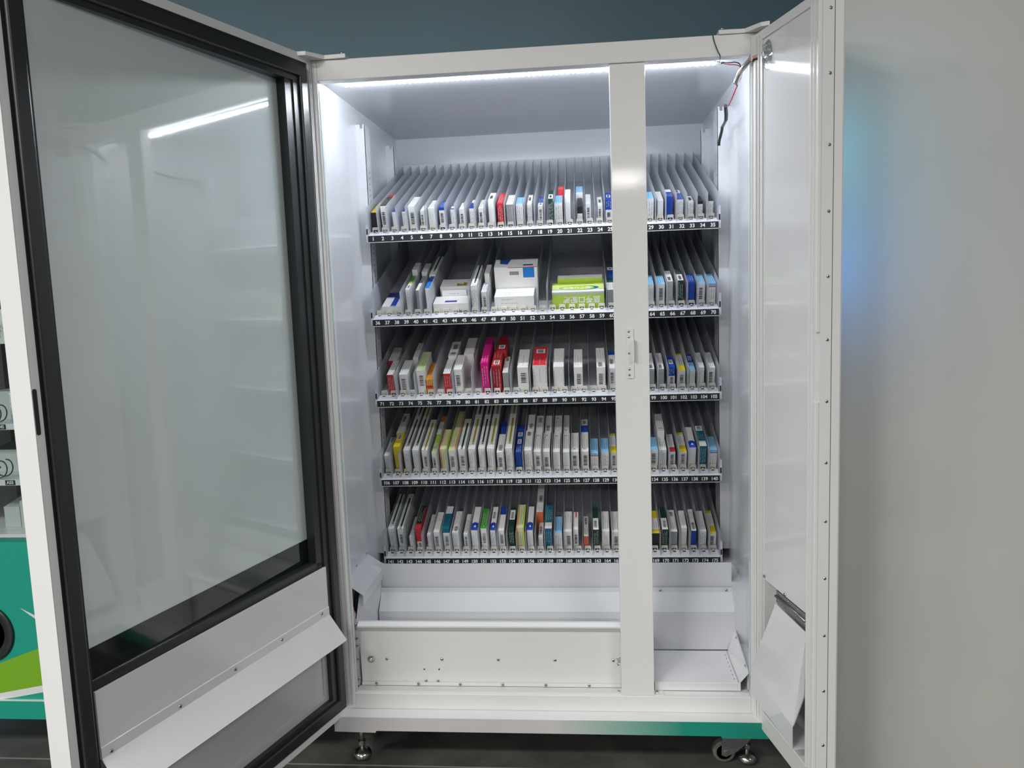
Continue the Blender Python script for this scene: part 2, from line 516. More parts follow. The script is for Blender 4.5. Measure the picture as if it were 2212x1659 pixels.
b.box(.073, .100, -.03, -.006, .60, 1.815, GASK)
b.obj('gasket', GD)
b = MB(XL)
b.extr([(.095, -.046), (.772, -.0225), (.772, -.0085), (.095, -.032)], .668, 1.822, GLASS, 'z')
b.obj('glass_pane', GD)
b = MB(XL)
b.extr([(.095, -.047), (.772, -.0235), (.772, -.0080), (.095, -.0315)], .585, .672, BAND, 'z')
b.box(.075, .772, -.03, -.006, .585, .612, GASK, .003)
b.obj('print_band', GD)
b = MB(XL)
b.extr([(.0005, .592), (.0025, .594), (.0025, .486), (.0045, .485), (.0045, .464), (.055, .401), (.054, .3995), (.003, .462), (-.004, .462), (-.004, .592)], .0735, .7685, DOORW, 'x')
FL = b.obj('flap', GD)
for u, z in ((.749, .470), (.582, .472), (.422, .476), (.263, .477), (.105, .479)):
    screw_obj(GD, XL(u, .0044, z - .001), NLv, .0042)
b = MB(XL); b.box(.075, .768, -.03, -.018, .22, .47, GREYP); b.box(.076, .7675, -.018, -.0155, .224, .243, GREYP); b.box(.073, .090, -.018, -.015, .224, .46, GREYP)
b.obj('lower_panel', GD)
b = MB(XL)
b.extr([(.8262 - .002 + p[0], p[1]) for p in rr(-.0065, .0015, 1.077, 1.156, .0039)], -.0005, .0004, DARK, 'y')
b.obj('latch_slot', GD)
# rubber bellows strip along the hinge side
b = MB(XL)
for u in (.0135, .0075):
    b.lathe((u, .0015, .18), [(.0022, 0), (.0022, 1.69)], ALUF, 'z', 8)
b.obj('hinge_seal', GD)

# ---------------------------------------------------------------- solid door
TRr = math.radians(14)
def zs(u, z):      # this door hangs slightly at its free edge
    return z - .022 * (u / .31) * max(0.0, (1.0 - z) / .9) if z < 1.0 else z
def XR(u, w, z):
    return (.5433 + math.sin(TRr) * u - math.cos(TRr) * w, -math.cos(TRr) * u - math.sin(TRr) * w, zs(u, z))
NRv = (-math.cos(TRr), -math.sin(TRr), 0)
b = MB(XR)
ring(b, 0, .312, .152, 1.868, .045, .266, .205, 1.848, -.046, 0, WHITE)
b.box(.003, .309, -.05, -.046, .152, 1.868, WHITE)
SD = b.obj('solid_door', VM)
b = MB(XR)
b.box(.268, .2745, -.004, .004, .2, 1.85, WHITE, .002)
b.box(.283, .2885, -.004, .005, .2, 1.85, WHITE, .002)
b.box(.304, .312, 0, .009, 1.180, 1.868, WHITE, .0015)
b.box(.304, .312, 0, .009, .152, 1.033, WHITE, .0015)
b.box(.045, .266, -.002, .003, .195, .205, WHITE, .0015)
b.box(.008, .02, 0, .004, .16, 1.86, WHITE, .0018); b.box(.028, .034, 0, .003, .16, 1.86, WHITE, .0014)
b.obj('door_trim', SD)
b = MB(XR)
b.box(.046, .266, -.014, -.004, .552, 1.848, DOORW)
b.box(.047, .052, -.006, -.0035, .56, 1.846, ALUF)
IP = b.obj('inner_panel', SD)
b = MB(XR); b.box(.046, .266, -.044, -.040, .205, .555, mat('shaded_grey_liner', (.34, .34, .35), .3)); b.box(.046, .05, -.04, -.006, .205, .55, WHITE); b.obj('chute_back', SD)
b = MB(XR)
b.box(.118, .262, -.006, -.003, .520, .550, STEEL)
b.lathe((.118, -.001, .5355), [(.0034, 0), (.0034, .144)], STEEL, 'x', 10)
b.box(.118, .262, -.0068, -.0058, .5385, .5415, DARK)
PH = b.obj('piano_hinge', SD)
for u in (.125, .165, .21, .252):
    screw_obj(PH, XR(u, -.0028, .5265), NRv, .003); screw_obj(PH, XR(u + .01, -.0028, .5455), NRv, .003)
for u, z in ((.055, .560), (.160, .556)):
    screw_obj(SD, XR(u, -.003, z), NRv, .0042)
b = MB(XR)   # tilted delivery flap, a folded tray
th = .0015
TLf, TRf, MRf = (.118, -.001, .517), (.2655, -.001, .511), (.2650, .003, .366)
BLf, BRf = (.052, .031, .322), (.2655, .031, .294)
LLf, LRf = (.047, .031, .257), (.2660, .031, .241)
b.face([TLf, TRf, MRf, BRf, BLf], DOORW); b.face([BLf, BRf, LRf, LLf], DOORW)
b.face([(LLf[0], .0298, LLf[2]), (LRf[0], .0298, LRf[2]), (.2655, -.03, .236), (.048, -.03, .250)], DOORW)
b.face([(.120, -.004, .5155), (.264, -.004, .5095), (.2635, -.001, .366), (.264, .0275, .2945), (.056, .0275, .3215)], GREYP)
DF = b.obj('delivery_flap', SD, fix=False)
for z in (1.83, 1.704, 1.563, 1.4295, 1.296, 1.164, 1.033, .903, .777, .652, .525, .40, .275):
    screw_obj(SD, XR(.3122, -.0165, z), (math.sin(TRr), -math.cos(TRr), 0), .0034)
b = MB(XR); b.box(.312, .3128, -.0262, -.0256, .155, 1.866, DARK); b.box(.3118, .3124, -.045, -.027, .153, 1.867, ALUF); b.obj('edge_seam', SD)
# touch screen on the outer face
def screen_mat():
    m = bpy.data.materials.new('lit_screen'); m.use_nodes = True
    nt = m.node_tree; b = nt.nodes['Principled BSDF']
    tc = nt.nodes.new('ShaderNodeTexCoord'); sx = nt.nodes.new('ShaderNodeSeparateXYZ')
    mr = nt.nodes.new('ShaderNodeMapRange'); mr.inputs['From Min'].default_value = 1.23; mr.inputs['From Max'].default_value = 1.66
    rp = nt.nodes.new('ShaderNodeValToRGB'); rp.color_ramp.interpolation = 'EASE'
    e = rp.color_ramp.elements
    e[0].color = (.02, .17, .50, 1); e[1].color = (.03, .28, .42, 1)
    for p, c in ((.36, (.02, .17, .50, 1)), (.42, (.02, .05, .06, 1)), (.66, (.03, .06, .06, 1)), (.72, (.03, .28, .42, 1))):
        n = e.new(p); n.color = c
    nt.links.new(tc.outputs['Object'], sx.inputs[0]); nt.links.new(sx.outputs['Z'], mr.inputs['Value'])
    nt.links.new(mr.outputs[0], rp.inputs[0]); nt.links.new(rp.outputs[0], b.inputs['Emission Color'])
    b.inputs['Emission Strength'].default_value = SCRSTR
    b.inputs['Base Color'].default_value = (.01, .01, .01, 1); b.inputs['Roughness'].default_value = .1
    return m
b = MB(XR)
b.box(.03, .285, -.0530, -.0502, 1.20, 1.69, GASK); b.box(.045, .27, -.0536, -.0530, 1.23, 1.66, screen_mat())
b.obj('touch_screen', SD)

# ---------------------------------------------------------------- wiring
b = MB()
b.tube([(.4484, -.0018, 1.8765), (.452, -.0022, 1.860), (.460, -.0026, 1.838), (.4655, -.003, 1.826), (.4685, .03, 1.822), (.472, .06, 1.826)], .0012, CABLEB, 6)
b.tube([(.470, .135, 1.851), (.474, .09, 1.836), (.478, .06, 1.826), (.482, .05, 1.824)], .0026, CABLEB, 8)
b.tube([(.480, .05, 1.824), (.492, .03, 1.818), (.505, .02, 1.816), (.516, .02, 1.810), (.524, .03, 1.795)], .0013, CABLEB, 6)
b.tube([(.481, .052, 1.822), (.494, .035, 1.815), (.506, .025, 1.811), (.517, .025, 1.806), (.525, .035, 1.790)], .0011, RUBY, 6)
b.tube([(.526, .06, 1.79), (.522, .10, 1.775), (.519, .14, 1.760), (.516, .18, 1.748)], .0018, RUBY, 6)
b.tube([(.512, .20, 1.752), (.522, .25, 1.742), (.530, .30, 1.735)], .005, CABLEB, 8)
b.tube([(.530, .30, 1.735), (.5355, .38, 1.735), (.540, .43, 1.738)], .0042, mat('grey_tape', (.16, .17, .20), .4), 8)
b.tube([(.536, .395, 1.735), (.534, .40, 1.72), (.530, .41, 1.70), (.529, .415, 1.685)], .004, CABLEB, 8)
b.obj('cable_bundle', VM)
b = MB()
P0 = [(.507, .04, 1.770), (.512, .03, 1.785), (.522, .005, 1.802), (.535, -.012, 1.812), (.552, -.022, 1.815), (.568, -.03, 1.814)]
for dx, dz, r, m in ((0, .003, .0024, PINK), (.001, .0005, .0026, BEIGE), (.005, -.004, .0026, CABLEB), (.003, -.002, .0012, RUBY), (.0035, .003, .0026, mat('white_cable', (.7, .7, .68), .4))):
    b.tube([(x + dx * (1 - i / 5), y - .002 * i / 5, z + dz) for i, (x, y, z) in enumerate(P0)], r, m, 6)
CB = b.obj('door_cable', VM)
b = MB(); b.tube([(x + .002, y, z) for x, y, z in P0[:4]], .0072, CLEAR, 10); b.obj('cable_sleeve', CB)
b = MB(); b.lathe((.5365, -.013, 1.8125), [(.0062, -.0015), (.0062, .0015)], mat('white_tie', (.8, .8, .8), .3), 'x', 12); b.obj('cable_tie', CB)
# crumpled clear patch where the cable enters the door
b = MB(XR)
rnd = random.Random(3)
nu, nz = 9, 13
G = {}
for i in range(nu):
    for j in range(nz):
        s, t = i / (nu - 1) * 2 - 1, j / (nz - 1) * 2 - 1
        f = math.sqrt(max(0, 1 - .5 * t * t)); g = math.sqrt(max(0, 1 - .5 * s * s))
        edge = max(abs(s), abs(t)) > .95
        G[i, j] = b.v((.0685 + .021 * s * f, -.003 + (0 if edge else rnd.uniform(.001, .010)), 1.806 + .034 * t * g))
for i in range(nu - 1):
    for j in range(nz - 1):
        f = b.bm.faces.new([G[i, j], G[i + 1, j], G[i + 1, j + 1], G[i, j + 1]]); f.material_index = b.mi(CLEAR); f.smooth = False
b.obj('plastic_patch', SD)
b = MB()
b.tube([(-.545, .14, .47), (-.545, .11, .45), (-.546, .09, .43), (-.538, .075, .415), (-.530, .06, .41), (-.528, .045, .40), (-.533, .03, .385), (-.545, .005, .372), (-.556, -.02, .370), (-.566, -.05, .376), (-.560, -.075, .384), (-.553, -.09, .390)], .0034, PINK, 8)
b.obj('drain_cable', VM)

# ------------------------------------------------------------------ shelves
YS = .4117
ZS = {1: 1.459, 2: 1.2027, 3: .9491, 4: .696, 5: .438}
ORD = {1: 'topmost', 2: 'second', 3: 'middle', 4: 'fourth', 5: 'lowest'}
DIV = {1: range(36), 2: [0, 3, 4, 5, 6, 10, 11, 12, 17, 18, 24, 25, 27, 28, 29, 30, 31, 32, 33, 34, 35],
       3: list(range(0, 25, 2)) + [26, 27, 28, 29, 30, 31, 32, 33, 34, 35], 4: range(36), 5: range(36)}
LEN = .575
def F(e, h):      # point on the lane slope: e along it, h above it
    return (.035 + e * CA - h * SA, .018 + e * SA + h * CA)

cb = MB()
cb.extr([(.0325, .0362), (.0335, .0372), (.0364, .0372), (.0374, .0362), (.0376, .0285), (.0335, .0285)], -.0086, .0086, CREAM, 'x')
for x0, x1 in ((-.0096, -.0072), (.0072, .0096)):
    cb.extr([(.0315, .0350), (.0376, .0350), (.0390, .0200), (.0335, .0200)], x0, x1, CREAM, 'x')
cb.extr([(.0330, .0255), (.0376, .0255), (.0385, .0200), (.0335, .0200)], -.0028, .0028, CREAM, 'x')
CLIP = cb.mesh('stop_clip')
db = MB()
db.extr([(.0085, .0125), (.0085, .0195), F(-.0196, .0853), F(LEN - .003, .0853), F(LEN - .003, .0004), F(.002, .0004), (.0305, .0226)], -.0005, .0005, ACRYL, 'x')
DIVM = db.mesh('divider')

SHELF = {}
for k in range(1, 6):
    n0 = (k - 1) * 35
    s = thing('display_shelf', f'{ORD[k]} sloping white shelf whose black strip is numbered {n0 + 1} to {n0 + 35}', 'shelf', (0, YS, ZS[k]), 'numbered shelves in the vending machine')
    SHELF[k] = s
    b = MB()
    top = [(.0004, .0095), (.0300, .0225), (.0345, .0225), (.036, .0184), F(LEN, 0), F(LEN, -.003), (.037, .012), (.030, .008), (.0004, .0055)]
    b.extr(top, -.5265, .5265, LANE, 'x')
    b.extr([F(LEN - .0015, -.003), F(LEN - .0015, .0875), F(LEN, .0875), F(LEN, -.003)], -.5265, .5265, LANE, 'x')
    b.box(-.5265, .5265, .0004, .002, -.0115, .0095, LANE)
    b.box(-.5265, .5265, -.0012, .0004, -.0117, -.0101, LANE)
    for i in range(35):           # slots in the ramp
        c = (i - 17) * .03
        y, z = .0243, .0201
        b.face([(c - .0046, y - .0022, z - .00065), (c + .0046, y - .0022, z - .00065), (c + .0046, y + .0022, z + .0013), (c - .0046, y + .0022, z + .0013)], DARK)
    b.obj('shelf_tray', s)
    b = MB(); b.box(-.5262, .5262, -.0010, .0004, -.0100, .0085, STRIP)
    ns = b.obj('number_strip', s)
    tb = bmesh.new()
    for i in range(35):
        me = text_mesh(str(n0 + i + 1), .0152 if k < 3 else .0143, .00035)
        t = Matrix.Translation(((i - 17) * .03, -.0011, -.0007)) @ Matrix.Rotation(PI / 2, 4, 'X') @ Matrix.Diagonal((1.0 if n0 + i + 1 < 100 else .98, 1, 1, 1))
        me.transform(t); tb.from_mesh(me); bpy.data.meshes.remove(me)
    me = bpy.data.meshes.new('lettering'); tb.to_mesh(me); tb.free(); me.materials.append(NUMW)
    o = bpy.data.objects.new('lettering', me); COL.objects.link(o); o.parent = ns
    for d in DIV[k]:
        o = bpy.data.objects.new('divider', DIVM); COL.objects.link(o); o.parent = s; o.location = ((d - 17.5) * .03, 0, 0)
    for i in range(35):
        o = bpy.data.objects.new('stop_clip', CLIP); COL.objects.link(o); o.parent = s; o.location = ((i - 17) * .03, 0, 0)
    for sg in (-1, 1):
        b = MB()
        xa, xb = sorted((sg * .5275, sg * .5345))
        b.box(xa, xb, .010, .038, -.0095, .056 if sg > 0 else .043, LANE)
        b.box(xa + .0012, xb - .0012, .0092, .0102, .014, .031, DARK)
        b.obj('end_bracket', s)

# ------------------------------------------------------------------ medicine boxes
CM = {'W': (.82, .82, .80), 'G': (.50, .53, .52), 'g': (.30, .32, .33), 'K': (.022, .024, .024), 'D': (.012, .052, .035), 'L': (.26, .55, .80),
      'B': (.015, .065, .36), 'N': (.03, .04, .30), 'R': (.58, .035, .045), 'C': (.36, .02, .03), 'P': (.62, .015, .22), 'Y': (.72, .56, .03),
      'O': (.75, .30, .03), 'T': (.012, .14, .22), 'E': (.055, .30, .03), 'M': (.42, .60, .07), 'I': (.66, .66, .42), 'A': (.50, .62, .32),
      'V': (.36, .29, .02), 'Q': (.72, .17, .06), 'o': (.80, .34, .07), 'l': (.55, .72, .05), 't': (.16, .17, .17), 'p': (.38, .39, .39), 'S': (.02, .20, .62), 'b': (.03, .03, .03), 'H': (.02, .06, .45)}
CN = {'W': 'white', 'G': 'pale_grey', 'g': 'grey', 'K': 'black', 'D': 'dark_green', 'L': 'pale_blue', 'B': 'deep_blue', 'N': 'violet_blue', 'R': 'red', 'C': 'dark_red',
      'P': 'magenta', 'Y': 'yellow', 'O': 'orange', 'T': 'teal_blue', 'E': 'green', 'M': 'lime', 'I': 'cream', 'A': 'pale_green', 'V': 'gold', 'Q': 'coral',
      'o': 'stripe_orange', 'l': 'stripe_lime', 't': 'print_grey', 'p': 'pale_print', 'S': 'bright_blue', 'b': 'barcode_black', 'H': 'royal_blue'}
def cm(c):
    return mat('card_' + CN[c], CM[c], .42, spec=.35)

def face_decor(b, P, W, L, spec, rnd, txt=('t', 'W')):
    """P(u,v,e) maps face coordinates (u across, v along, e lift) to 3D; spec lists bands from v=0"""
    toks = []
    for t in spec.split():
        c = t[0]; dec = ''; num = ''; st = None; i = 1
        while i < len(t):
            if t[i] == '|': st = t[i + 1]; i += 2
            elif t[i] in 'tblwm': dec += t[i]; i += 1
            else: num += t[i]; i += 1
        toks.append((c, dec, float(num or 1), st))
    tot = sum(t[2] for t in toks); v0 = 0
    def quad(u0, u1, a0, a1, m, e):
        b.face([P(u0, a0, e), P(u1, a0, e), P(u1, a1, e), P(u0, a1, e)], m)
    for c, dec, n, st in toks:
        v1 = v0 + L * n / tot; l = v1 - v0
        dark = c in 'RCKDBNTPEHQOg'
        base = 'W' if c in 'Xx' else ('M' if c in 'Z' else 'W' if c == 'J' else 'W' if c == 'H' else c)
        if c in 'Xx': base = 'I'
        quad(0, W, v0, v1, cm(base), 0)
        if c in 'Xx':
            a, z = ('o', 'l') if c == 'X' else ('l', 'o')
            quad(.0, W * .16, v0, v1, cm(a), .0003); quad(W * .82, W, v0, v1, cm(z), .0003); dec = 't'
        if c == 'H':     # rounded blue patch with a small white bird shape
            pts = [(0, v0), (W, v0), (W, v0 + l * .75)] + [(W / 2 + W / 2 * math.cos(t), v0 + l * .75 + l * .25 * math.sin(t)) for t in [PI * i / 10 for i in range(1, 10)]] + [(0, v0 + l * .75)]
            b.face([P(u, v, .0003) for u, v in pts], cm('H'))
            m = v0 + l * .45
            b.face([P(W * .3, m, .0006), P(W * .62, m - l * .13, .0006), P(W * .72, m + l * .02, .0006), P(W * .55, m + l * .2, .0006), P(W * .42, m + l * .08, .0006)], cm('W'))
        if c == 'J':
            m = v0 + l * .5
            for rr_, cc, e in ((.42, 'o', .0003), (.33, 'W', .0005), (.26, 'B', .0007), (.1, 'L', .0009)):
                b.face([P(W * (.5 + rr_ * math.cos(2 * PI * i / 14)), m + W * rr_ * math.sin(2 * PI * i / 14), e) for i in range(14)], cm(cc))
        if st:
            quad(W * .42, W * .70, v0, v1, cm(st), .0003)
            for i in range(5):
                q = v0 + l * (.02 + .012 * i); quad(W * .47, W * .65, q, q + l * .006, cm('W'), .0005)
        if 'l' in dec or 'w' in dec:
            a = min(l * .62, .03); m = v0 + l * .5; a0, a1 = m - a / 2, m + a / 2
            quad(W * .2, W * .82, a0, a1, cm('W'), .0003)
            q = a0 + a * .12
            while q < a1 - a * .14:
                h = rnd.choice((.0008, .0012, .0018)); quad(W * .3, W * .72, q, min(q + h, a1), cm('b'), .0005); q += h + rnd.choice((.0007, .0011))
        if 'b' in dec and W > .05:
            for j in range(12):
                u = W * .68 + j * .0022; quad(u, u + rnd.choice((.0008, .0014)), v0 + l * .3, v0 + l * .3 + .006, cm('b'), .0003)
        elif 'b' in dec:
            a = min(l * .62, .036); m = v0 + l * rnd.uniform(.42, .55); q = m - a / 2
            o = rnd.uniform(.18, .34) * W
            while q < m + a / 2:
                h = rnd.choice((.0008, .0012, .0020, .0026)); quad(o, o + W * .46, q, q + h, cm('b'), .0003); q += h + rnd.choice((.0008, .0012, .0016))
            for j in range(6):
                q = m - a / 2 + a * j / 6; quad(o + W * .52, o + W * .56, q, q + a * .1, cm('t'), .0003)
        if 'm' in dec:
            q = v0 + l * rnd.choice((.12, .82)); quad(W * .3, W * .62, q, q + .0042, cm('N'), .0006); quad(W * .42, W * .55, q + .001, q + .003, cm('W'), .0008)
        if 't' in dec and W > .05:
            for f, u0, n_ in ((.18, .14, 3), (.45, .12, 5), (.74, .1, 4)):
                u = W * (u0 + rnd.uniform(0, .2))
                for j in range(n_):
                    w_ = rnd.uniform(.004, .012); quad(u, min(u + w_, W * .95), v0 + l * f, v0 + l * f + .0014, cm('p'), .0003); u += w_ + .003
                    if u > W * .8: break
        elif 't' in dec:
            col = 'W' if dark else 't'
            n_ = 3 if W < .03 else int(W / .011)
            for j in range(n_):
                u = W * (.2 + .6 * j / max(1, n_ - 1)) if W < .03 else W * (.06 + .88 * j / (n_ - 1))
                if st and .36 < u / W < .74: continue
                q = v0 + l * rnd.uniform(.08, .2); end = v0 + l * rnd.uniform(.6, .92)
                while q < end:
                    h = min(rnd.uniform(.004, .014), end - q)
                    quad(u - .00042, u + .00042, q, q + h, cm(col), .0003); q += h + rnd.uniform(.001, .004)
        v0 = v1

SOLID = 'RCKDBPYOTEI'
LANES = {}
def medicine_box(line):
    pos, T, Fs, look = line.split(';')
    ln, c, w, h, d0, d = pos.split()
    beh = ln[0] == '+'; ln = ln.strip('+')
    l0 = int(ln.split('-')[0]); k = (l0 - 1) // 35 + 1
    c, w, h, d0, d = [float(v) / 1000 for v in (c, w, h, d0, d)]
    rnd = random.Random(l0 * 7 + beh)
    main = Fs.split()[0][0]
    side = main if main in SOLID and all(t[0] in SOLID for t in Fs.split() + T.split() if t[0] != 'W') and T[0] != 'W' else ('I' if main in 'Xx' else 'M' if main == 'Z' else 'W')
    b = MB()
    W, D, H = w, d, h
    # side, back and bottom walls
    sm = cm(side)
    b.face([(-W / 2, 0, 0), (-W / 2, 0, H), (-W / 2, D, H), (-W / 2, D, 0)], sm)
    b.face([(W / 2, 0, 0), (W / 2, D, 0), (W / 2, D, H), (W / 2, 0, H)], sm)
    b.face([(-W / 2, D, 0), (-W / 2, D, H), (W / 2, D, H), (W / 2, D, 0)], sm)
    b.face([(-W / 2, 0, 0), (-W / 2, D, 0), (W / 2, D, 0), (W / 2, 0, 0)], sm)
    if T[0] == 'Z':
        lime_box(b, W, D, H)
    else:
        face_decor(b, lambda u, v, e: (-W / 2 + u, v, H + e), W, D, T, rnd)
        face_decor(b, lambda u, v, e: (-W / 2 + u, -e, H - v), W, H, Fs, rnd)
    if look.startswith('tall white carton with blue'):
        m = cm('L'); q = mat('card_bright_blue', (.02, .22, .58), .42)
        b.face([(W * .17, -.0005, H), (W * .43, -.0005, H), (W * .43, -.0005, H * .70), (W * .17, -.0005, H * .70)], q)
        b.face([(-W * .18, -.0006, H), (W * .5, -.0006, H), (W * .5, -.0006, H - .002), (-W * .18, -.0006, H - .002)], cm('R'))
        b.face([(W * .17, D * .15, H + .0005), (W * .40, D * .15, H + .0005), (W * .40, D * .3, H + .0005), (W * .17, D * .3, H + .0005)], cm('B'))
        b.face([(-W * .38, D * .45, H + .0005), (-W * .2, D * .35, H + .0005), (-W * .14, D, H + .0005), (-W * .40, D, H + .0005)], cm('B'))
        for i in range(12):
            x = -W * .14 + i * .0024
            b.face([(x, -.0005, H * .78), (x + .0013, -.0005, H * .78), (x + .0013, -.0005, H * .88), (x, -.0005, H * .88)], cm('b'))
    if look.startswith('white box with barcode and blue edge'):
        b.face([(-W / 2 - .0003, 0, 0), (-W / 2 - .0003, 0, H), (-W / 2 - .0003, D, H), (-W / 2 - .0003, D, 0)], cm('B'))
    if look.startswith('deep blue box with red side'):
        b.face([(W / 2 + .0003, 0, 0), (W / 2 + .0003, D, 0), (W / 2 + .0003, D, H), (W / 2 + .0003, 0, H)], cm('R'))
    if look.endswith('printed side'):
        for i in range(7):
            z = H * (.15 + .1 * i); b.face([(W / 2 + .0003, D * .1, z), (W / 2 + .0003, D * rnd.uniform(.6, .9), z), (W / 2 + .0003, D * rnd.uniform(.6, .9), z + .001), (W / 2 + .0003, D * .1, z + .001)], cm('t'))
    if look.startswith('plain white box with yellow edge'):
        b.face([(-W / 2, -.0004, 0), (-W / 2 + .0012, -.0004, 0), (-W / 2 + .0012, -.0004, H), (-W / 2, -.0004, H)], cm('Y'))
    if l0 == 42 and beh and 'gold' in look:
        b.face([(W * .08, D * .1, H + .0005), (W * .42, D * .1, H + .0005), (W * .42, D * .45, H + .0005), (W * .3, D * .5, H + .0005), (W * .3, D * .3, H + .0005), (W * .08, D * .4, H + .0005)], cm('V'))
        b.face([(-W / 2, D * .93, H + .0005), (W / 2, D * .93, H + .0005), (W / 2, D, H + .0005), (-W / 2, D, H + .0005)], cm('N'))
    if l0 == 42 and not beh:
        b.face([(-W * .18, D * .18, H + .0004), (W * .16, D * .18, H + .0004), (W * .16, D * .38, H + .0004), (-W * .18, D * .38, H + .0004)], cm('N'))
    o = b.obj('medicine_box', None, fix=False)
    y, z = F(d0, .0007)
    o.location = (c, YS + y, ZS[k] + z); o.rotation_euler = (A, 0, 0)
    tag(o, LABELS[line], 'medicine box', f'medicine boxes on the {ORD[k]} shelf')
    if T[0] == 'Z': lime_text(o, W, D, H)
    return o

def lime_box(b, W, D, H):
    w, m, g = cm('W'), cm('M'), cm('A')
    y = [0, .22 * D, .32 * D, .78 * D, D]
    for i, mm in enumerate((w, g, mat('card_lime_pale', (.62, .74, .25), .42), m)):
        b.face([(-W / 2, y[i], H), (W / 2, y[i], H), (W / 2, y[i + 1], H), (-W / 2, y[i + 1], H)], mm)
    z = [H, H * .9, H * .78, 0]
    for i, mm in enumerate((cm('G'), mat('card_lime_grey', (.44, .54, .22), .42), m)):
        b.face([(-W / 2, 0, z[i + 1]), (W / 2, 0, z[i + 1]), (W / 2, 0, z[i]), (-W / 2, 0, z[i])], mm)
    for sx, sy, mm, e in ((.395, .26, w, .0003), (.385, .245, cm('T'), .0005)):
        b.face([(W * .02 + W * sx * math.cos(2 * PI * i / 40), D * .42 + D * sy * math.sin(2 * PI * i / 40), H + e) for i in range(40)], mm)
    b.face([(-W * .02 + W * .335 * math.cos(2 * PI * i / 40), D * .42 + D * .235 * math.sin(2 * PI * i / 40), H + .0007) for i in range(40)], m)
    for i in range(24):
        x = -W * .3 + i * .0042
        b.face([(x, D * .84, H + .0003), (x + .003, D * .84, H + .0003), (x + .003, D * .87, H + .0003), (x, D * .87, H + .0003)], cm('t'))
def lime_text(o, W, D, H):
    for s, mtx in ((.0230, Matrix.Translation((W * .07, -.0006, H * .56)) @ Matrix.Rotation(PI / 2, 4, 'X') @ Matrix.Rotation(PI, 4, 'Z')),
                   (.0170, Matrix.Translation((-W * .02, D * .42, H + .0010)) @ Matrix.Rotation(PI, 4, 'Z'))):
        me = text_mesh('\u84dd\u82a9\u53e3\u670d\u6db2', s, .0004, .0001)
        me.transform(mtx); me.materials.clear(); me.materials.append(cm('W'))
        t = bpy.data.objects.new('title_print', me); COL.objects.link(t); t.parent = o

